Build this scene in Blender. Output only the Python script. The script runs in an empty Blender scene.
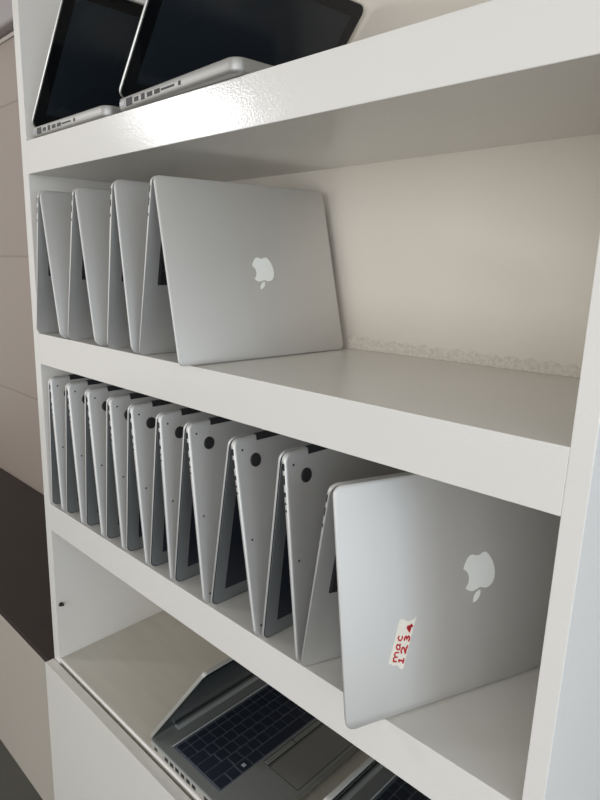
import bpy, bmesh, math, random
from mathutils import Vector, Matrix, Euler
random.seed(4)
scn = bpy.context.scene
col = scn.collection
V = Vector

# ------------------------------------------------------------------ materials
def new_mat(name):
    m = bpy.data.materials.new(name); m.use_nodes = True
    nt = m.node_tree
    return m, nt, nt.nodes['Principled BSDF']

def simple(name, rgb, rough=.5, metal=0., spec=.5, noise=0., nscale=40., bump=0., bscale=300., coat=0.):
    m, nt, b = new_mat(name)
    b.inputs['Base Color'].default_value = (*rgb, 1)
    b.inputs['Roughness'].default_value = rough
    b.inputs['Metallic'].default_value = metal
    b.inputs['Specular IOR Level'].default_value = spec
    b.inputs['Coat Weight'].default_value = coat
    tc = nt.nodes.new('ShaderNodeTexCoord')
    if noise:
        n = nt.nodes.new('ShaderNodeTexNoise'); n.inputs['Scale'].default_value = nscale; n.inputs['Detail'].default_value = 5
        nt.links.new(tc.outputs['Object'], n.inputs['Vector'])
        mx = nt.nodes.new('ShaderNodeMix'); mx.data_type = 'RGBA'
        mx.inputs['A'].default_value = (*[c*(1-noise) for c in rgb], 1)
        mx.inputs['B'].default_value = (*[min(1, c*(1+noise)) for c in rgb], 1)
        nt.links.new(n.outputs['Fac'], mx.inputs['Factor'])
        nt.links.new(mx.outputs['Result'], b.inputs['Base Color'])
    if bump:
        n2 = nt.nodes.new('ShaderNodeTexNoise'); n2.inputs['Scale'].default_value = bscale; n2.inputs['Detail'].default_value = 3
        nt.links.new(tc.outputs['Object'], n2.inputs['Vector'])
        bp = nt.nodes.new('ShaderNodeBump'); bp.inputs['Strength'].default_value = bump; bp.inputs['Distance'].default_value = .001
        nt.links.new(n2.outputs['Fac'], bp.inputs['Height'])
        nt.links.new(bp.outputs['Normal'], b.inputs['Normal'])
    return m

M = {}
M['laminate'] = simple('white_laminate', (.70, .68, .65), .14, noise=.03, nscale=6, bump=.16, bscale=420)
M['board_face'] = simple('grey_white_board_face', (.68, .665, .625), .24, noise=.04, nscale=5, bump=.06, bscale=300)
M['laminate_in'] = simple('white_laminate_inside', (.66, .63, .575), .45, noise=.05, nscale=5, bump=.05, bscale=200)
M['panel_daylit'] = simple('daylight_tinted_white', (.86, .90, .92), .4, noise=.02, nscale=4)  # white laminate lightened and blued: cool daylight painted into the colour
M['door_white'] = simple('white_door_laminate', (.66, .645, .60), .35, noise=.03, nscale=3)
M['door_left'] = simple('neighbour_cabinet_laminate', (.42, .385, .335), .45, noise=.05, nscale=4)
M['brown_top'] = simple('dark_brown_top', (.028, .019, .017), .55, noise=.25, nscale=9, bump=.1, bscale=120)
M['alu'] = simple('bead_blasted_aluminium', (.63, .625, .612), .56, .8, noise=.015, nscale=12)
M['alu_dull'] = simple('dull_aluminium', (.40, .395, .38), .5, .8)
M['alu_edge'] = simple('aluminium_edge', (.66, .66, .65), .42, .9)
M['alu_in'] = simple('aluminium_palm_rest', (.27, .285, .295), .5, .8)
M['rubber'] = simple('black_rubber', (.012, .012, .014), .6)
M['gasket'] = simple('dark_gasket', (.03, .03, .032), .5)
M['screen'] = simple('screen_glass', (.010, .013, .020), .15, spec=.5)
M['bezel'] = simple('black_glass_bezel', (.004, .005, .006), .10, spec=.5)
M['display'] = simple('display_panel', (.013, .018, .024), .2, spec=.6)
M['port'] = simple('port_dark', (.01, .01, .012), .5)
M['port_metal'] = simple('port_metal', (.25, .25, .26), .35, 1.)
M['screw'] = simple('screw_metal', (.05, .05, .055), .4, .6)
M['emblem'] = simple('white_emblem', (.80, .82, .80), .35)
M['key'] = simple('black_key', (.012, .012, .014), .55)
M['hp_deck'] = simple('grey_deck', (.25, .26, .25), .5, .15, noise=.03, nscale=20)
M['hp_edge'] = simple('silver_edge', (.48, .48, .46), .5, .5)
M['hp_key'] = simple('navy_key', (.022, .028, .042), .45)
M['hp_well'] = simple('key_well', (.13, .15, .18), .5)
M['hp_pad'] = simple('touch_pad', (.235, .235, .22), .45, .15)
M['hp_btn'] = simple('pad_button', (.27, .27, .25), .45, .15)
M['hinge'] = simple('hinge_bar', (.36, .38, .38), .45, .5)
M['legend'] = simple('key_legend', (.6, .62, .63), .5)
M['tape'] = simple('paper_tape', (.80, .765, .68), .7, noise=.04, nscale=60)
M['ink'] = simple('red_ink', (.50, .025, .035), .6)
M['pin'] = simple('dark_metal_pin', (.06, .055, .05), .35, .9)
M['trimgrey'] = simple('grey_trim', (.36, .33, .33), .5, noise=.05, nscale=3)
M['trimlight'] = simple('light_trim', (.50, .46, .41), .5)
M['ceil'] = simple('matt_ceiling', (.62, .60, .57), .8)
M['floor'] = simple('dark_floor', (.075, .072, .06), .5, noise=.2, nscale=8)

# back of the compartments: a faint wood-wool grain and a crusty strip of dried glue along the bottom
def back_mat():
    m, nt, b = new_mat('compartment_back')
    tc = nt.nodes.new('ShaderNodeTexCoord'); sep = nt.nodes.new('ShaderNodeSeparateXYZ')
    nt.links.new(tc.outputs['Object'], sep.inputs[0])
    n = nt.nodes.new('ShaderNodeTexNoise'); n.inputs['Scale'].default_value = 4; n.inputs['Detail'].default_value = 6
    nt.links.new(tc.outputs['Object'], n.inputs['Vector'])
    r = nt.nodes.new('ShaderNodeMix'); r.data_type = 'RGBA'
    r.inputs['A'].default_value = (.655, .60, .525, 1); r.inputs['B'].default_value = (.71, .66, .585, 1)
    nt.links.new(n.outputs['Fac'], r.inputs['Factor'])
    nt.links.new(r.outputs['Result'], b.inputs['Base Color'])
    b.inputs['Roughness'].default_value = .6
    return m
M['back'] = back_mat()

def glue_mat():
    m, nt, b = new_mat('crusty_sealant')
    tc = nt.nodes.new('ShaderNodeTexCoord')
    n = nt.nodes.new('ShaderNodeTexNoise'); n.inputs['Scale'].default_value = 260; n.inputs['Detail'].default_value = 4
    nt.links.new(tc.outputs['Object'], n.inputs['Vector'])
    r = nt.nodes.new('ShaderNodeValToRGB'); r.color_ramp.elements[0].position = .38; r.color_ramp.elements[1].position = .6
    r.color_ramp.elements[0].color = (.58, .53, .46, 1); r.color_ramp.elements[1].color = (.68, .63, .56, 1)
    nt.links.new(n.outputs['Fac'], r.inputs[0]); nt.links.new(r.outputs[0], b.inputs['Base Color'])
    bp = nt.nodes.new('ShaderNodeBump'); bp.inputs['Strength'].default_value = .3; bp.inputs['Distance'].default_value = .002
    nt.links.new(n.outputs['Fac'], bp.inputs['Height']); nt.links.new(bp.outputs['Normal'], b.inputs['Normal'])
    b.inputs['Roughness'].default_value = .8
    return m
M['sealant'] = glue_mat()

def wood_floor_mat():      # pale laminate board at the bottom, lightly scuffed
    m, nt, b = new_mat('pale_scuffed_board')
    tc = nt.nodes.new('ShaderNodeTexCoord'); mp = nt.nodes.new('ShaderNodeMapping')
    mp.inputs['Scale'].default_value = (1.2, 9, 1); nt.links.new(tc.outputs['Object'], mp.inputs[0])
    n = nt.nodes.new('ShaderNodeTexNoise'); n.inputs['Scale'].default_value = 5; n.inputs['Detail'].default_value = 7
    nt.links.new(mp.outputs[0], n.inputs['Vector'])
    r = nt.nodes.new('ShaderNodeMix'); r.data_type = 'RGBA'
    r.inputs['A'].default_value = (.50, .475, .415, 1); r.inputs['B'].default_value = (.62, .595, .53, 1)
    nt.links.new(n.outputs['Fac'], r.inputs['Factor']); nt.links.new(r.outputs['Result'], b.inputs['Base Color'])
    b.inputs['Roughness'].default_value = .42
    return m
M['board'] = wood_floor_mat()

def tile_mat():
    m, nt, b = new_mat('beige_wall_tile')
    tc = nt.nodes.new('ShaderNodeTexCoord'); sep = nt.nodes.new('ShaderNodeSeparateXYZ'); cmb = nt.nodes.new('ShaderNodeCombineXYZ')
    nt.links.new(tc.outputs['Object'], sep.inputs[0])
    a = nt.nodes.new('ShaderNodeMath'); a.operation = 'ADD'; a.inputs[1].default_value = 5.01
    c = nt.nodes.new('ShaderNodeMath'); c.operation = 'ADD'; c.inputs[1].default_value = 4.287
    nt.links.new(sep.outputs['X'], a.inputs[0]); nt.links.new(sep.outputs['Z'], c.inputs[0])
    nt.links.new(a.outputs[0], cmb.inputs['X']); nt.links.new(c.outputs[0], cmb.inputs['Y'])
    br = nt.nodes.new('ShaderNodeTexBrick'); br.offset = 0
    br.inputs['Color1'].default_value = (.315, .262, .225, 1); br.inputs['Color2'].default_value = (.335, .28, .24, 1)
    br.inputs['Mortar'].default_value = (.25, .205, .175, 1)
    br.inputs['Scale'].default_value = 1; br.inputs['Mortar Size'].default_value = .003
    br.inputs['Brick Width'].default_value = .90; br.inputs['Row Height'].default_value = .4415
    nt.links.new(cmb.outputs[0], br.inputs['Vector']); nt.links.new(br.outputs['Color'], b.inputs['Base Color'])
    b.inputs['Roughness'].default_value = .45
    return m
M['tile'] = tile_mat()

# ------------------------------------------------------------------ helpers
def obj(name, bm, mat, parent=None, smooth=True, ang=35):
    bmesh.ops.recalc_face_normals(bm, faces=bm.faces[:])
    me = bpy.data.meshes.new(name); bm.to_mesh(me); bm.free()
    if isinstance(mat, (list, tuple)):
        for x in mat: me.materials.append(x)
    else: me.materials.append(mat)
    if smooth:
        for p in me.polygons: p.use_smooth = True
        me.set_sharp_from_angle(angle=math.radians(ang))
    o = bpy.data.objects.new(name, me); col.objects.link(o)
    if parent: o.parent = parent
    return o

def thing(name, label, cat, loc=(0, 0, 0), rotz=0, group=None):
    o = bpy.data.objects.new(name, None); col.objects.link(o)
    o.empty_display_size = .05
    o.location = loc; o.rotation_euler = (0, 0, rotz)
    o['label'] = label; o['category'] = cat
    if group: o['group'] = group
    return o

def box(bm, lo, hi, F=None, bev=0):
    F = F or (lambda p: p)
    r = bmesh.ops.create_cube(bm, size=1)
    vs = r['verts']
    for v in vs:
        v.co = V([lo[i] if v.co[i] < 0 else hi[i] for i in range(3)])
    if bev:
        es = list({e for v in vs for e in v.link_edges})
        rr = bmesh.ops.bevel(bm, geom=es, offset=bev, segments=2, affect='EDGES', profile=.6)
        vs = list({v for f in rr['faces'] for v in f.verts} | {v for v in vs if v.is_valid})
    for v in vs: v.co = F(V(v.co))
    return vs

class Frame:
    """flat leaf frame: a = depth into the shelf, b = away from the hinge, c = outward"""
    def __init__(s, o, u, b, c): s.o, s.u, s.b, s.c = V(o), V(u).normalized(), V(b).normalized(), V(c).normalized()
    def __call__(s, p): return s.o + s.u*p[0] + s.b*p[1] + s.c*p[2]

def rrect(a0, b0, a1, b1, r, n=6):
    pts = []
    for cx, cy, t0 in ((a1-r, b1-r, 0), (a0+r, b1-r, 90), (a0+r, b0+r, 180), (a1-r, b0+r, 270)):
        for k in range(n+1):
            t = math.radians(t0 + 90*k/n)
            pts.append((cx + r*math.cos(t), cy + r*math.sin(t)))
    return pts

def slab(bm, F, a0, b0, a1, b1, r, clo, chi, levels):
    """rounded plate; clo/chi give the two faces as functions of b; levels = [(inset, fraction)]"""
    rings = []
    for ins, fr in levels:
        ring = []
        for a, b in rrect(a0+ins, b0+ins, a1-ins, b1-ins, max(r-ins, .0006)):
            c = clo(b) + (chi(b)-clo(b))*fr
            ring.append(bm.verts.new(F((a, b, c))))
        rings.append(ring)
    n = len(rings[0])
    for i in range(len(rings)-1):
        for k in range(n):
            bm.faces.new((rings[i][k], rings[i][(k+1) % n], rings[i+1][(k+1) % n], rings[i+1][k]))
    bm.faces.new(rings[0][::-1]); bm.faces.new(rings[-1])

def disc(bm, F, a, b, r, c0, c1, n=24, bev=0.):
    rings = []
    lv = [(r, c0), (r, c1)] if not bev else [(r, c0), (r, c1-(c1-c0)*.4), (r-bev, c1)]
    for rr, c in lv:
        rings.append([bm.verts.new(F((a+rr*math.cos(2*math.pi*k/n), b+rr*math.sin(2*math.pi*k/n), c))) for k in range(n)])
    for i in range(len(rings)-1):
        for k in range(n):
            bm.faces.new((rings[i][k], rings[i][(k+1) % n], rings[i+1][(k+1) % n], rings[i+1][k]))
    bm.faces.new(rings[-1]); bm.faces.new(rings[0][::-1])

def poly(bm, F, pts, c0, c1):
    lo = [bm.verts.new(F((a, b, c0))) for a, b in pts]; hi = [bm.verts.new(F((a, b, c1))) for a, b in pts]
    n = len(pts)
    for k in range(n): bm.faces.new((lo[k], lo[(k+1) % n], hi[(k+1) % n], hi[k]))
    f1 = bm.faces.new(hi); f2 = bm.faces.new(lo[::-1])
    bmesh.ops.triangulate(bm, faces=[f1, f2])

def stroke(bm, F, pts, w, c0, c1):
    """a hand-drawn pen stroke as a thin raised ribbon"""
    L, R = [], []
    for i, p in enumerate(pts):
        q = pts[min(i+1, len(pts)-1)]; o = pts[max(i-1, 0)]
        d = (V((q[0], q[1]))-V((o[0], o[1]))).normalized(); nrm = V((-d.y, d.x))
        ww = w*(.8 + .35*((i*37) % 5)/5)
        L.append((p[0]+nrm.x*ww/2, p[1]+nrm.y*ww/2)); R.append((p[0]-nrm.x*ww/2, p[1]-nrm.y*ww/2))
    lv = [[bm.verts.new(F((a, b, c))) for a, b in side] for side, c in ((L, c0), (L, c1), (R, c1), (R, c0))]
    for i in range(len(pts)-1):
        for k in range(4):
            bm.faces.new((lv[k][i], lv[k][i+1], lv[(k+1) % 4][i+1], lv[(k+1) % 4][i]))
    for i in (0, -1): bm.faces.new([lv[k][i] for k in range(4)])

# fruit emblem outline, cubic segments relative to the pen (unit square 24, y down)
def bez(p0, segs, n=7):
    pts = [p0]; x, y = p0
    for s in segs:
        P = [(x, y)] + [(x+s[i], y+s[i+1]) for i in (0, 2, 4)]
        for k in range(1, n+1):
            t = k/n; m = 1-t
            pts.append(tuple(m**3*P[0][j]+3*m*m*t*P[1][j]+3*m*t*t*P[2][j]+t**3*P[3][j] for j in (0, 1)))
        x, y = P[3]
    if (V(pts[0])-V(pts[-1])).length < .15: pts.pop()
    return pts
FRUIT = bez((12.152, 6.896), [(-.948, 0, -2.415, -1.078, -3.96, -1.04), (-2.04, .027, -3.91, 1.183, -4.961, 3.014),
    (-2.117, 3.675, -.546, 9.103, 1.519, 12.09), (1.013, 1.454, 2.208, 3.09, 3.792, 3.039), (1.52, -.065, 2.09, -.987, 3.935, -.987),
    (1.831, 0, 2.35, .987, 3.96, .948), (1.637, -.026, 2.676, -1.48, 3.676, -2.948), (1.156, -1.688, 1.636, -3.325, 1.662, -3.415),
    (-.039, -.013, -3.182, -1.221, -3.22, -4.857), (-.026, -3.04, 2.48, -4.494, 2.597, -4.559), (-1.429, -2.09, -3.623, -2.324, -4.39, -2.376),
    (-2, -.156, -3.675, 1.09, -4.61, 1.09)])
LEAF = bez((15.53, 3.83), [(.843, -1.012, 1.4, -2.427, 1.245, -3.83), (-1.207, .052, -2.662, .805, -3.532, 1.818),
    (-.78, .896, -1.454, 2.338, -1.273, 3.714), (1.338, .104, 2.715, -.688, 3.559, -1.701)])

def emblem(F, ac, bc, size, c0, parent):
    """size = height of the mark; hinge side up, so the mark hangs leaf-down and mirrored both ways"""
    s = size/24.; bm = bmesh.new()
    for P in (FRUIT, LEAF):
        poly(bm, F, [(ac-(x-12)*s, bc+(12-y)*-s*-1) for x, y in P], c0-.0002, c0+.00025)
    return obj('emblem', bm, M['emblem'], parent, smooth=False)

# ------------------------------------------------------------------ the place
Z = dict(At=.3115, Ab=.2602, Bt=0., Bb=-.0532, Ct=-.3079, Cb=-.3597, D=-.6208)
XL, XLo, XRo = -.8765, -.8975, .0168
def xr(z): return .0290*z          # inner face of the right side panel is a little out of plumb

def struct(name, bm, mat, smooth=False):
    o = obj(name, bm, mat, None, smooth); o['kind'] = 'structure'; return o
FLOOR = -.998
bm = bmesh.new(); box(bm, (-4.5, .345, FLOOR), (2.2, .40, 2.0)); struct('wall_back', bm, M['tile'])
bm = bmesh.new(); box(bm, (-4.5, -3.6, FLOOR-.05), (2.2, .40, FLOOR)); struct('floor', bm, M['floor'])
bm = bmesh.new(); box(bm, (-4.5, -3.6, 1.75), (2.2, .40, 1.8)); struct('ceiling', bm, M['ceil'])
# bulkhead with a rounded lower edge along the wall, light strip under it
bm = bmesh.new()
prof = [(.345, .752)] + [(.318-.012*math.sin(t*math.pi/20), .764-.012*math.cos(t*math.pi/20)) for t in range(0, 11)] + [(.306, 1.2), (.345, 1.2)]
A = [bm.verts.new((-4.5, y, z)) for y, z in prof]; B = [bm.verts.new((-.93, y, z)) for y, z in prof]
for k in range(len(prof)): bm.faces.new((A[k], A[(k+1) % len(prof)], B[(k+1) % len(prof)], B[k]))
bm.faces.new(A[::-1]); bm.faces.new(B)
struct('trim_1', bm, M['trimgrey'], True)
bm = bmesh.new(); box(bm, (-4.5, .339, .737), (-.93, .345, .748), bev=.002); struct('trim_2', bm, M['trimlight'])

# ------------------------------------------------------------------ shelving unit
unit = thing('shelving_unit', 'tall white laminate shelving unit holding rows of laptops', 'shelving', ((XL+0)/2, .17, -.639))
U0 = V(unit.location)
def up(name, lo, hi, mat, bev=.0008, F=None):
    bm = bmesh.new(); G = F or (lambda p: p)
    box(bm, lo, hi, lambda p: V(G(p))-U0, bev)
    return obj(name, bm, mat, unit, smooth=False)
up('side_panel', (XLo, 0, -.6395), (XL, .336, .90), M['laminate'])
def shear(p): return V((p[0]+xr(p[2]), p[1], p[2]))
rp = up('side_panel', (0, 0, -.6395), (XRo, .336, .90), [M['laminate'], M['panel_daylit']], F=shear)
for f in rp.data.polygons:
    if f.normal.x > .9: f.material_index = 1  # outer face gets the white with daylight painted in
def shelf_board(zb, zt, mat_top=None):
    # box front with separate lighter facing: the board, then its thick front apron
    bm = bmesh.new()
    vs = box(bm, (XL, .0, zb), (0, .325, zt), None, .0009)
    for v in vs:
        if v.co.x > -.1: v.co.x += xr(v.co.z)
        v.co -= U0
    o = obj('shelf_board', bm, [M['laminate'], M['board_face']], unit, smooth=False)
    for f in o.data.polygons:
        if abs(f.normal.z) > .9: f.material_index = 1   # top and underside
    return o
shelf_board(Z['Ab'], Z['At']); shelf_board(Z['Bb'], Z['Bt']); shelf_board(Z['Cb'], Z['Ct'])
shelf_board(.66, .712)
# bottom board with a pale rounded front edge strip
up('bottom_board', (XL, .004, -.6388), (-.019, .334, Z['D']), M['board'])
bm = bmesh.new()
def edge_strip():
    prof = []
    for k in range(9):
        t = math.pi*k/8
        prof.append((.004-.0032*math.sin(t), -.6240+.0032*math.cos(t)))
    A = [bm.verts.new(V((XL, y, z))-U0) for y, z in prof]; B = [bm.verts.new(V((-.0185, y, z))-U0) for y, z in prof]
    for k in range(8): bm.faces.new((A[k], A[k+1], B[k+1], B[k]))
    bm.faces.new((A[0], B[0], B[8], A[8])); bm.faces.new(A); bm.faces.new(B[::-1])
edge_strip(); obj('edge_strip', bm, M['laminate'], unit)
# back panels: second compartment's back leans and is a little out of square
bm = bmesh.new()
c8 = {}
for x, yb, yt in ((XL, .280, .274), (-.50, .280, .274), (-.42, .272, .271), (-.1, .2855, .263), (-.006, .291, .260)):
    c8[x] = (yb, yt)
ks = sorted(c8)
def yback(x, t):
    for a, b in zip(ks, ks[1:]):
        if x <= b+1e-6:
            f = (x-a)/(b-a)
            f = f if b != -.42 else f*f*(3-2*f)
            return (c8[a][0]*(1-f)+c8[b][0]*f)*(1-t) + (c8[a][1]*(1-f)+c8[b][1]*f)*t
xs = [XL+(-.006-XL)*i/40 for i in range(41)]; NZ = 12
grid = []
for i, x in enumerate(xs):
    c = []
    for k in range(NZ+1):
        t = k/NZ; z = Z['Bt']+(Z['Ab']-Z['Bt'])*t
        c.append(bm.verts.new(V((x+(xr(z)+.0035*t)*max(0, (x+.3)/.294), yback(x, t), z))-U0))
    grid.append(c)
for i in range(40):
    for k in range(NZ): bm.faces.new((grid[i][k], grid[i+1][k], grid[i+1][k+1], grid[i][k+1]))
rear = [[bm.verts.new(V((grid[i][k].co.x+U0.x, .325, grid[i][k].co.z+U0.z))-U0) for k in (0, NZ)] for i in (0, 40)]
bm.faces.new((rear[0][0], rear[1][0], rear[1][1], rear[0][1]))
bm.faces.new([grid[i][0] for i in range(41)]+[rear[1][0], rear[0][0]])
bm.faces.new([grid[i][NZ] for i in range(40, -1, -1)]+[rear[0][1], rear[1][1]])
bm.faces.new([grid[0][k] for k in range(NZ+1)]+[rear[0][1], rear[0][0]])
bm.faces.new([grid[40][k] for k in range(NZ, -1, -1)]+[rear[1][0], rear[1][1]])
obj('back_panel', bm, M['back'], unit)
up('back_panel', (XL, .327, .30), (-.0, .335, .70), M['back'])
up('back_panel', (XL, .3312, -.63), (-.02, .336, -.04), M['back'])
# crusty strip of sealant at the foot of the second compartment's back
bm = bmesh.new(); N = 120
rows = []
for i in range(N+1):
    x = -.4195 + (-.008+.4195)*i/N
    yb = .272+(.2855-.272)*(x+.42)/.32 if x < -.1 else .2855+(.0055)*(x+.1)/.094
    h = .0165 + .0022*math.sin(i*.9)+.0025*random.random() - .004*i/N
    rows.append([bm.verts.new(V((x, yb-d, z))-U0) for d, z in ((.0045+.0012*random.random(), .0002), (.0035+.001*random.random(), h*.6), (.0002, h), (-.001, h*.9), (-.001, .0002))])
for i in range(N):
    for k in range(5): bm.faces.new((rows[i][k], rows[i][(k+1) % 5], rows[i+1][(k+1) % 5], rows[i+1][k]))
bm.faces.new(rows[0]); bm.faces.new(rows[-1][::-1])
so = obj('sealant_strip', bm, M['sealant'], unit)
# little metal pin in the left side panel
bm = bmesh.new()
Fp = Frame((XL, .0095, -.511), (0, 1, 0), (0, 0, 1), (1, 0, 0))
disc(bm, lambda p: Fp(p)-U0, 0, 0, .0042, -.001, .003, 16, .001)
disc(bm, lambda p: Fp(p)-U0, .002, .0005, .0022, .002, .008, 12, .0006)
obj('shelf_pin', bm, M['pin'], unit)

# ------------------------------------------------------------------ low cabinets
cab = thing('base_cabinet', 'white low cabinet with flat doors under the shelving unit', 'cabinet', (-.44, .17, FLOOR))
K0 = V(cab.location)
def cbox(name, lo, hi, mat, par, o0, bev=.001):
    bm = bmesh.new(); box(bm, lo, hi, lambda p: V(p)-o0, bev); return obj(name, bm, mat, par, smooth=False)
cbox('carcass', (-.8965, .0005, FLOOR), (.0168, .336, -.6398), M['laminate_in'], cab, K0)
cbox('door', (-.8985, -.0185, FLOOR+.004), (-.4425, -.0010, -.630), M['door_white'], cab, K0)
cbox('door', (-.4395, -.0185, FLOOR+.004), (.0168, -.0010, -.630), M['door_white'], cab, K0)
cab2 = thing('base_cabinet', 'beige low cabinet beneath the dark brown top, left of the shelving', 'cabinet', (-1.7, .17, FLOOR))
K2 = V(cab2.location)
cbox('carcass', (-2.6, .0, FLOOR), (-.9015, .340, -.6405), M['laminate_in'], cab2, K2)
cbox('door', (-1.30, -.0125, FLOOR), (-.9005, -.0005, -.6405), M['door_left'], cab2, K2)
cbox('door', (-1.703, -.0125, FLOOR), (-1.303, -.0005, -.6405), M['door_left'], cab2, K2)
ct = thing('countertop', 'dark brown top along the tiled wall, left of the shelving', 'countertop', (-1.7, .17, -.6403))
cbox('slab', (-2.6, -.0125, -.6403), (-.8995, .343, -.630), M['brown_top'], ct, V(ct.location), .0012)

# ------------------------------------------------------------------ tented thin laptops
LV_LID = [(.0012, 0), (.0002, .25), (0, .5), (.0006, .85), (.0018, 1)]
def tent(label, group, z0, zt, xl, xtl, xtr, xrr, y0, W, yaw, lid_right, pivot=None, emb=.049, r=.010, emb_shift=0.):
    """a thin laptop stood on its two free edges, hinge upward.
    xl/xrr = outer feet of left and right leaf, xtl/xtr = outer left and right of the ridge."""
    px = (xl+xrr)/2
    root = thing('laptop', label, 'laptop', (px, y0, z0), -yaw, group)
    u = V((0, 1, 0))
    hl, hr = V((xtl-px, 0, zt-z0)), V((xtr-px, 0, zt-z0))
    fl, fr = V((xl-px, 0, 0)), V((xrr-px, 0, 0))
    bl, br_ = (fl-hl).normalized(), (fr-hr).normalized()
    cl = V((bl.z, 0, -bl.x)); cl = cl if cl.x < 0 else -cl
    cr = V((br_.z, 0, -br_.x)); cr = cr if cr.x > 0 else -cr
    FL = Frame(hl, u, bl, cl); FR = Frame(hr, u, br_, cr)
    root.location.z += max(0, .0036*cl.z, .0036*cr.z)
    LL, LR = (fl-hl).length, (fr-hr).length
    Flid, Llid, Fb, Lb = (FR, LR, FL, LL) if lid_right else (FL, LL, FR, LR)
    # --- lid: outer face at c=0, inner at c=-4.6 mm
    tlid = .0034
    bm = bmesh.new()
    slab(bm, Flid, 0, .0005, W, Llid, r, lambda b: -tlid, lambda b: 0, LV_LID)
    lid = obj('lid', bm, M['alu'], root)
    bm = bmesh.new()      # dark gasket line round the inside of the lid
    slab(bm, Flid, .0008, .0012, W-.0008, Llid-.0008, r, lambda b: -tlid-.0007, lambda b: -tlid+.0002, [(0, 0), (0, 1)])
    obj('gasket', bm, M['gasket'], lid)
    bm = bmesh.new()      # silver bezel and dark screen on the inside
    slab(bm, Flid, .0016, .002, W-.0016, Llid-.0016, r, lambda b: -tlid-.0012, lambda b: -tlid, [(.0004, 0), (0, 1)])
    obj('bezel', bm, M['alu_in'], lid)
    bm = bmesh.new()
    slab(bm, Flid, .019, .024, W-.019, Llid-.021, .001, lambda b: -tlid-.0016, lambda b: -tlid-.0005, [(0, 0), (0, 1)])
    obj('screen', bm, M['screen'], lid, smooth=False)
    if emb and lid_right:
        emblem(Flid, W/2+emb_shift, Llid*.505+.4*emb_shift, emb, .0, lid)
    # --- base: wedge, bottom face outward at c=0
    th0, th1 = .0058, .0024
    thick = lambda b: th0+(th1-th0)*max(0, min(1, b/Lb))
    bm = bmesh.new()
    slab(bm, Fb, 0, .0005, W, Lb, r, lambda b: -thick(b), lambda b: 0, [(.0004, 0), (0, .12), (0, .5), (.0006, .78), (.0020, .95), (.0036, 1)])
    base = obj('base', bm, M['alu'], root)
    # feet, screws, hinge cover on the bottom face
    if not lid_right:
        bm = bmesh.new(); box(bm, (.034, -.0005, -.004), (W-.034, .0080, .0006), Fb); obj('hinge_cover', bm, M['rubber'], base, smooth=False)
        for a in (.0295, W-.0295):
            for b in (.0305, Lb-.028):
                if a > .1 and b > .1: pass
                bm = bmesh.new(); disc(bm, Fb, a, b, .0082 if b < .1 else .006, -.001, .0012, 28, .0012); obj('rubber_foot', bm, M['rubber'], base)
        for a, b in ((.0115, .0155), (.0115, .122), (.0105, Lb-.012), (W-.011, .010), (W-.011, .112), (W-.011, Lb-.012), (W*.38, Lb-.012), (W*.62, Lb-.012), (W*.38, .012), (W*.62, .012)):
            bm = bmesh.new(); disc(bm, Fb, a, b, .0014, -.001, .00025, 12); obj('screw', bm, M['screw'], base)
    # ports along the near edge, by the hinge
    ports = [(.016, .0075, .0032), (.030, .010, .0022), (.046, .005, .0022), (.056, .0022, .0018), (.064, .0022, .0018)] if not lid_right else [(.016, .008, .0018), (.031, .009, .0016), (.047, .0036, .0018)]
    for b, ln, hh in ports:
        bm = bmesh.new(); cm = -thick(b)*.62
        box(bm, (-.0003, b-ln/2, cm-hh/2), (.0012, b+ln/2, cm+hh/2), Fb)
        obj('port', bm, M['port'], base, smooth=False)
    # keyboard and track pad on the inner face
    bm = bmesh.new()
    fi = lambda b: -thick(b)
    slab(bm, Fb, .019, .028, W-.019, .136, .002, lambda b: fi(b)-.0003, lambda b: fi(b)+.001, [(0, 0), (0, 1)])
    kb = obj('keyboard', bm, M['gasket'], base, smooth=False)
    bm = bmesh.new()
    nk = 14; kw = (W-.042)/nk
    for rr in range(6):
        for c in range(nk):
            if rr == 5 and 4 <= c <= 8:
                if c > 4: continue
                w = kw*5
            else: w = kw
            a0 = .021+c*kw; b0 = .0295+rr*.0175
            box(bm, (a0+.0012, b0+.001, fi(b0)-.0014), (a0+w-.0012, b0+.0165, fi(b0)-.0001), Fb)
    obj('keys', bm, M['key'], base, smooth=False)['kind'] = 'stuff'
    bm = bmesh.new()
    slab(bm, Fb, W/2-.052, .146, W/2+.052, .146+.070, .003, lambda b: fi(b)-.0004, lambda b: fi(b)+.001, [(0, 0), (0, 1)])
    obj('track_pad', bm, M['alu_edge'], base, smooth=False)
    return root, lid, Flid

G2 = 'silver laptops tented lid outward on the upper laptop shelf'
G3 = 'silver laptops tented base outward on the lower laptop shelf'
zB = Z['Bt']+.0004
row2 = [
 ('leftmost silver laptop propped like a tent on the upper laptop shelf, against side panel', -.8685, -.8320, -.8225, -.7760, .2315),
 ('second silver laptop from the left propped like a tent, plain lid, upper laptop shelf', -.7555, -.7150, -.7055, -.6645, .2285),
 ('third silver laptop from the left in a tent, just behind the big-emblem one, upper shelf', -.6345, -.6060, -.5965, -.5655, .2305),
]
for lab, a, b, c, d, zt_ in row2:
    tent(lab, G2, zB, zt_, a, b, c, d, -.008, .250, 0, True, emb=.044, r=.012)
tent('silver laptop in a tent, white emblem on fully visible lid, right end of upper row', G2, zB, .2268, -.5575, -.5085, -.4990, -.4435, -.0115, .2710, .122, True, emb=.0425, r=.008, emb_shift=.008)

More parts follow.
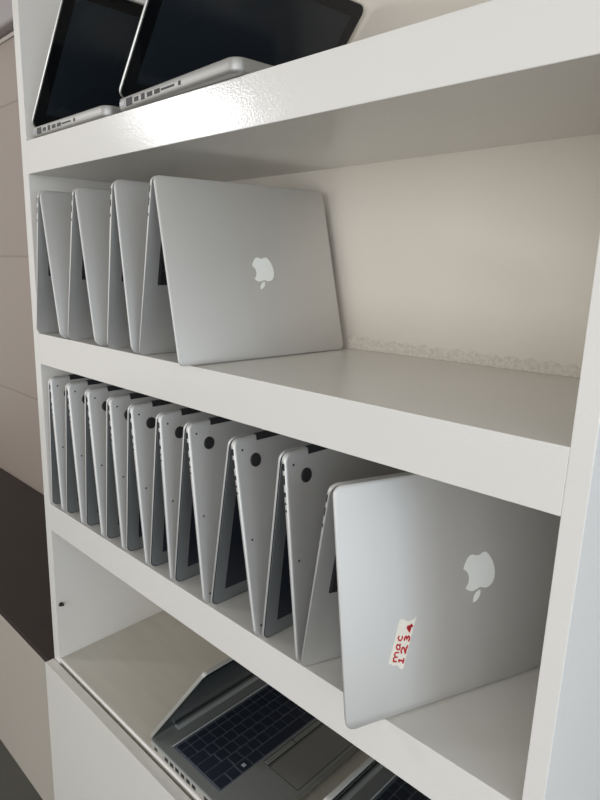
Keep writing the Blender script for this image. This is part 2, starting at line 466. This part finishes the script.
zC = Z['Ct']+.0004
lts = [-.8660, -.8110, -.7417, -.6761, -.6170, -.5537, -.4947, -.4160, -.3190]
tops = [-.8475, -.7845, -.7200, -.6535, -.5950, -.5235, -.4620, -.3755, -.2920]
rts = [-.8187, -.7475, -.6810, -.6195, -.5550, -.4950, -.4212, -.3240, -.2570]
zts = [-.0712, -.0710, -.0711, -.0725, -.0735, -.0725, -.0733, -.0745, -.0713]
words = ['first', 'second', 'third', 'fourth', 'fifth', 'sixth', 'seventh', 'eighth', 'ninth']
for i in range(9):
    lab = '%s from the left of nine silver laptops tented with black-footed base outward' % words[i]
    tent(lab, G3, zC, zts[i], lts[i], tops[i], tops[i]+.0100, rts[i], -.002, .305, math.radians(3), False)

# the laptop with the tape label, at the right end of the lower row
yawL = math.radians(21.2); tlt = math.radians(9.9); HL = .2340
o = V((-.1575, -.041, zC)); s = V((math.cos(yawL), -math.sin(yawL), 0))
ftl = -.1035; ridge_r = -math.sin(tlt)*HL; zt = Z['Ct']+math.cos(tlt)*HL
mid = o + s*(ftl/2)
root, lid, FL_ = tent('silver laptop with white tape label and fruit emblem on lid, right end of lower row', None, zC, zt,
      mid.x+ftl/2, mid.x+ftl/2+(ridge_r-.0105)-ftl, mid.x+ftl/2+ridge_r-ftl, mid.x-ftl/2, mid.y, .331, yawL, True, emb=.050)
# tape label with red handwriting
tape = obj('tape_label', bmesh.new(), M['tape'], root); bpy.data.objects.remove(tape)
def lidc(a, bt):  # bt measured up from the lid's free edge
    return (a, HL-bt)
A0, A1, B0, B1 = (.0494, .0529), (.0659, .0446), (.0653, .0948), (.0841, .0911)   # bottom-left/right, top-left/right
def tq(s_, t_):   # s across the tape (0 left .. 1 right), t along it upward (0..1)
    x = (1-t_)*((1-s_)*A0[0]+s_*A1[0])+t_*((1-s_)*B0[0]+s_*B1[0])
    y = (1-t_)*((1-s_)*A0[1]+s_*A1[1])+t_*((1-s_)*B0[1]+s_*B1[1])
    return lidc(x, y)
bm = bmesh.new()
edge = [(0, 0), (.12, .035), (.3, .0), (.5, .035), (.62, .03), (.8, -.02), (.93, -.02), (1, .02), (.985, .5), (1, 1.03), (.93, .99), (.75, .955), (.55, .93), (.35, .965), (.15, .985), (0, .96), (.02, .5)]
poly(bm, FL_, [tq(*e) for e in edge], -.0001, .00035)
tape = obj('tape_label', bm, M['tape'], root, smooth=False)
bm = bmesh.new()
def pen(pts, w=.0016):
    # pts in (along, down) tape space of one glyph line -> refine
    P = []
    for i in range(len(pts)-1):
        for k in range(4):
            t = k/4; P.append((pts[i][0]*(1-t)+pts[i+1][0]*t, pts[i][1]*(1-t)+pts[i+1][1]*t))
    P.append(pts[-1])
    stroke(bm, FL_, [tq(d, a) for a, d in P], w, .0003, .0006)
# first line "mac": along, down (0 = left edge of tape as seen)
def glyph(a0, d0, w, h, strokes, pw=.0016):
    for st in strokes: pen([(a0+x*w, d0+h-y*h) for x, y in st], pw)
glyph(.09, .20, .20, .26, [[(0, 1), (.05, 0)], [(.03, .6), (.25, 1), (.45, .8), (.5, .05)], [(.5, .6), (.7, 1), (.92, .8), (1, 0)]])
glyph(.33, .20, .12, .26, [[(.95, .85), (.5, 1), (.1, .6), (.15, .15), (.5, 0), (.9, .4)], [(.95, 1), (.9, .4), (1.05, 0)]])
glyph(.52, .18, .11, .26, [[(1, .85), (.5, 1), (.1, .6), (.1, .25), (.5, 0), (1, .1)]])
# second line "1 2 3 4"
glyph(.08, .55, .12, .33, [[(.2, .75), (.55, 1), (.5, 0)], [(.1, 0), (1, .02)]], .0019)
glyph(.27, .56, .17, .34, [[(.05, .75), (.4, 1), (.8, .8), (.7, .5), (.1, .05), (.55, .12), (1.1, 0)]], .0019)
glyph(.53, .58, .12, .34, [[(.05, .9), (.5, 1), (.85, .78), (.35, .55), (.9, .35), (.6, .02), (0, .12)]], .0019)
glyph(.72, .56, .17, .36, [[(.62, 1), (.0, .35), (.95, .35)], [(.65, .95), (.7, 0)], [(.55, .9), (.3, .5), (.62, .5)]], .0022)
obj('handwriting', bm, M['ink'], tape, smooth=False)

# ------------------------------------------------------------------ open laptops
def open_silver(label, x, y, W, D, lidH, lean, z0, rz=0):
    """unibody laptop lying on the shelf, hinge on the left, screen half closed over the base"""
    root = thing('laptop', label, 'laptop', (x, y, z0), rz, 'open silver laptops on the top shelf')
    t = .0155
    Fb = Frame((0, 0, .0006), (0, 1, 0), (1, 0, 0), (0, 0, 1))
    bm = bmesh.new()
    slab(bm, Fb, 0, 0, W, D, .013, lambda b: 0, lambda b: t, [(.004, 0), (.0012, .12), (0, .3), (0, .92), (.0006, 1)])
    base = obj('base', bm, M['alu_dull'], root)
    for b, ln, hh, m in ((.016, .013, .005, 'port_metal'), (.034, .015, .009, 'port'), (.052, .010, .005, 'port'), (.068, .008, .007, 'port'), (.084, .012, .005, 'port'), (.101, .012, .005, 'port'), (.124, .028, .0022, 'port'), (.149, .0045, .0045, 'port')):
        bm = bmesh.new(); box(bm, (-.0004, b-ln/2, .0085-hh/2), (.002, b+ln/2, .0085+hh/2), Fb)
        p = obj('port', bm, M[m], base, smooth=False)
        if m == 'port_metal': p['label'] = 'bare metal power socket'
    bm = bmesh.new(); box(bm, (.04, .045, t-.0005), (W-.04, .15, t+.0004), Fb); obj('keyboard', bm, M['key'], base, smooth=False)
    bm = bmesh.new(); slab(bm, Fb, W/2-.052, .165, W/2+.052, .24, .003, lambda b: t-.0005, lambda b: t+.0003, [(0, 0), (0, 1)]); obj('track_pad', bm, M['alu_edge'], base, smooth=False)
    bm = bmesh.new()      # hinge barrel
    Fh = Frame((.004, 0, t+.0006), (1, 0, 0), (0, 0, 1), (0, 1, 0)); disc(bm, Fh, 0, .001, .005, .03, W-.03, 16); obj('hinge_bar', bm, M['rubber'], base)
    l = math.radians(lean)
    b = V((math.sin(l), 0, math.cos(l))); n = V((-math.cos(l), 0, math.sin(l)))
    Fl = Frame(V((.004, 0, t+.002)), (0, 1, 0), b, n)
    bm = bmesh.new()
    slab(bm, Fl, 0, 0, W, lidH, .013, lambda b: 0, lambda b: .006, [(.0002, 0), (0, .3), (.0004, .7), (.003, 1)])
    lid = obj('lid', bm, M['alu_edge'], root)
    bm = bmesh.new(); slab(bm, Fl, .0018, .0018, W-.0018, lidH-.0018, .012, lambda b: -.0008, lambda b: .001, [(0, 0), (0, 1)])
    obj('bezel', bm, M['bezel'], lid, smooth=False)
    bm = bmesh.new(); slab(bm, Fl, .018, .026, W-.020, lidH-.020, .001, lambda b: -.0010, lambda b: 0, [(0, 0), (0, 1)])
    obj('screen', bm, M['display'], lid, smooth=False)
    return root
zA = Z['At']+.0002
open_silver('half-open silver laptop with black screen, against the left panel on the top shelf', -.8630, .001, .318, .236, .227, 40.0, zA)
open_silver('half-open silver laptop with black screen, right-hand one on the top shelf', -.5985, .001, .324, .250, .206, 41.0, zA, math.radians(-3.0))

# ------------------------------------------------------------------ grey business laptops on the bottom board
def grey_laptop(label, x, y, lean, rz=0):
    W, D, t = .326, .234, .0165
    root = thing('laptop', label, 'laptop', (x, y, Z['D']), rz, 'grey open laptops on the bottom board')
    Fb = Frame((0, 0, .0004), (0, 1, 0), (1, 0, 0), (0, 0, 1))
    bm = bmesh.new()
    slab(bm, Fb, 0, 0, W, D, .006, lambda b: 0, lambda b: t-.0012, [(.004, 0), (.001, .25), (0, .5), (.0, 1)])
    base = obj('base', bm, M['hp_edge'], root); base['label'] = 'silver sided lower shell'
    bm = bmesh.new()
    slab(bm, Fb, .0006, .0006, W-.0006, D-.0006, .006, lambda b: t-.0013, lambda b: t, [(0, 0), (0, .6), (.0006, 1)])
    deck = obj('deck', bm, M['hp_deck'], base)
    for k, (b, ln, hh) in enumerate([(.018, .007, .004)] + [(.046+.0135*i, .008, .006) for i in range(6)] + [(.145, .015, .005), (.168, .014, .0045), (.186, .005, .005)]):
        bm = bmesh.new(); box(bm, (-.0004, b-ln/2, .0085-hh/2), (.002, b+ln/2, .0085+hh/2), Fb)
        obj('vent' if 1 <= k <= 6 else 'port', bm, M['port'], base, smooth=False)
    # keyboard well, keys, light strip along its far edge
    bm = bmesh.new(); slab(bm, Fb, .016, .040, W-.022, .1515, .002, lambda b: t-.0008, lambda b: t+.0002, [(0, 0), (0, 1)])
    kb = obj('keyboard', bm, M['hp_well'], root, smooth=False)
    rows = [[1]*15, [1.]*13+[2.], [1.5]+[1]*12+[1.5], [1.75]+[1]*11+[2.25], [2.25]+[1]*10+[2.75], [1.2, 1, 1.2, 1.2, 5.2, 1.2, 1.2, 1, 1, 1]]
    b0 = .0435
    for ri, rw in enumerate(rows):
        h = .0125 if ri == 0 else .0190
        tot = sum(rw); aw = (W-.042)
        a = .018
        for ci, w in enumerate(rw):
            ww = aw*w/tot
            bm = bmesh.new()
            slab(bm, Fb, a+.0008, b0+.0008, a+ww-.0008, b0+h-.0008, .0014, lambda b: t-.0003, lambda b: t+.0013, [(0, 0), (0, .6), (.0008, 1)])
            ko = obj('key', bm, M['hp_key'], kb, smooth=False)
            a += ww
        b0 += h
    # the window mark and small legends on the keys
    bm = bmesh.new()
    ca = .018+(W-.042)*(1.2+1+.6)/sum(rows[5]); cb = .0435+.0125+.019*4.5
    for i in (-1, 1):
        for j in (-1, 1):
            box(bm, (ca+i*.0016-.0013, cb+j*.0016-.0013, t+.0012), (ca+i*.0016+.0013, cb+j*.0016+.0013, t+.00145), Fb)
    obj('window_mark', bm, M['legend'], kb, smooth=False)
    bm = bmesh.new(); box(bm, (.016, .0375, t-.0006), (W-.022, .0392, t+.0006), Fb); st = obj('light_strip', bm, M['legend'], root, smooth=False)
    # track pad with its two upper buttons
    bm = bmesh.new(); slab(bm, Fb, .0965, .1695, .2185, .2265, .002, lambda b: t-.0008, lambda b: t+.0003, [(0, 0), (.0004, 1)]); tp = obj('track_pad', bm, M['hp_pad'], root, smooth=False)
    bm = bmesh.new(); slab(bm, Fb, .0958, .1688, .2192, .2272, .002, lambda b: t-.0008, lambda b: t+.00012, [(0, 0), (0, 1)]); obj('pad_surround', bm, M['rubber'], tp, smooth=False)
    bm = bmesh.new(); slab(bm, Fb, .0958, .1555, .2192, .1675, .001, lambda b: t-.0008, lambda b: t+.00012, [(0, 0), (0, 1)]); obj('button_surround', bm, M['rubber'], tp, smooth=False)
    for a0_, a1_ in ((.0965, .1572), (.1580, .2185)):
        bm = bmesh.new(); slab(bm, Fb, a0_, .1565, a1_, .1655, .001, lambda b: t-.0005, lambda b: t+.0009, [(0, 0), (.0008, 1)]); obj('pad_button', bm, M['hp_btn'], root, smooth=False)
    # hinge bar
    bm = bmesh.new(); Fh = Frame((.0125, 0, t+.001), (1, 0, 0), (0, 0, 1), (0, 1, 0)); disc(bm, Fh, 0, 0, .0052, .043, W-.043, 18)
    obj('hinge_bar', bm, M['hinge'], root)
    # lid
    l = math.radians(lean)
    b = V((math.sin(l), 0, math.cos(l))); n = V((-math.cos(l), 0, math.sin(l)))
    Fl = Frame(V((.0035, 0, t+.0012)), (0, 1, 0), b, n)
    bm = bmesh.new(); H = .230
    slab(bm, Fl, 0, 0, W, H, .007, lambda b: 0, lambda b: .0055, [(0, 0), (0, .6), (.0015, 1)])
    lid = obj('lid', bm, M['hp_edge'], root)
    bm = bmesh.new(); slab(bm, Fl, .001, .001, W-.001, H-.001, .006, lambda b: -.0008, lambda b: .001, [(0, 0), (0, 1)]); obj('bezel', bm, M['bezel'], lid, smooth=False)
    bm = bmesh.new(); slab(bm, Fl, .007, .020, W-.007, H-.012, .001, lambda b: -.0011, lambda b: .0, [(0, 0), (0, 1)]); obj('screen', bm, M['display'], lid, smooth=False)
    return root
grey_laptop('grey half-open laptop with navy keyboard and touch pad fully showing, bottom board', -.5735, .003, 36.9)
grey_laptop('grey laptop mostly hidden at bottom edge, right of the other open grey laptop', -.3045, -.036, 31.2)

# ------------------------------------------------------------------ camera (solved from the photograph's edges)
R = [[0.7055426458203292, 0.7085758862685446, 0.01139246802041591], [0.14204158601401695, -0.1256473156932948, -0.981853828174893], [-0.694286513459301, 0.6943579519655665, -0.18929678225134114]]
cam = bpy.data.objects.new('camera', bpy.data.cameras.new('camera')); col.objects.link(cam)
mw = Matrix(((R[0][0], -R[1][0], -R[2][0], 0.14920619973662277), (R[0][1], -R[1][1], -R[2][1], -0.4418824288643207), (R[0][2], -R[1][2], -R[2][2], 0.12904267959574778), (0, 0, 0, 1)))
cam.matrix_world = mw
cd = cam.data; cd.sensor_fit = 'VERTICAL'; cd.sensor_height = 36; cd.sensor_width = 27
cd.lens = 611.4073*36/800; cd.shift_x = 20.038/800; cd.shift_y = -22.98/800
cd.clip_start = .01
scn.camera = cam

# ------------------------------------------------------------------ light
w = bpy.data.worlds.new('room_light'); scn.world = w; w.use_nodes = True
nt = w.node_tree; bg = nt.nodes['Background']
bg.inputs['Color'].default_value = (1.0, .955, .895, 1); bg.inputs['Strength'].default_value = .8
def area(name, loc, target, sx, sy, power, rgb):
    d = bpy.data.lights.new(name, 'AREA'); d.shape = 'RECTANGLE'; d.size = sx; d.size_y = sy; d.energy = power; d.color = rgb
    o = bpy.data.objects.new(name, d); col.objects.link(o); o.location = loc
    o.rotation_euler = (V(target)-V(loc)).to_track_quat('-Z', 'Y').to_euler(); return o
# daylight from a window on the right and a smaller window to the left, both in front of the shelves
area('daylight', (1.1, -2.9, .1), (-.3, 0, .0), 2.6, 2.0, 48, (.90, .95, 1.0))
area('side_daylight', (2.6, -1.0, .3), (.0, .1, -.1), 1.0, 1.6, 13, (.66, .84, 1.0))
area('window_glow', (-2.75, -1.76, .89), (-.4, 0, .28), .30, .24, 9, (.95, .97, 1.0))
scn.view_settings.view_transform = 'Standard'
scn.view_settings.exposure = .12
scn.cycles.diffuse_bounces = 8
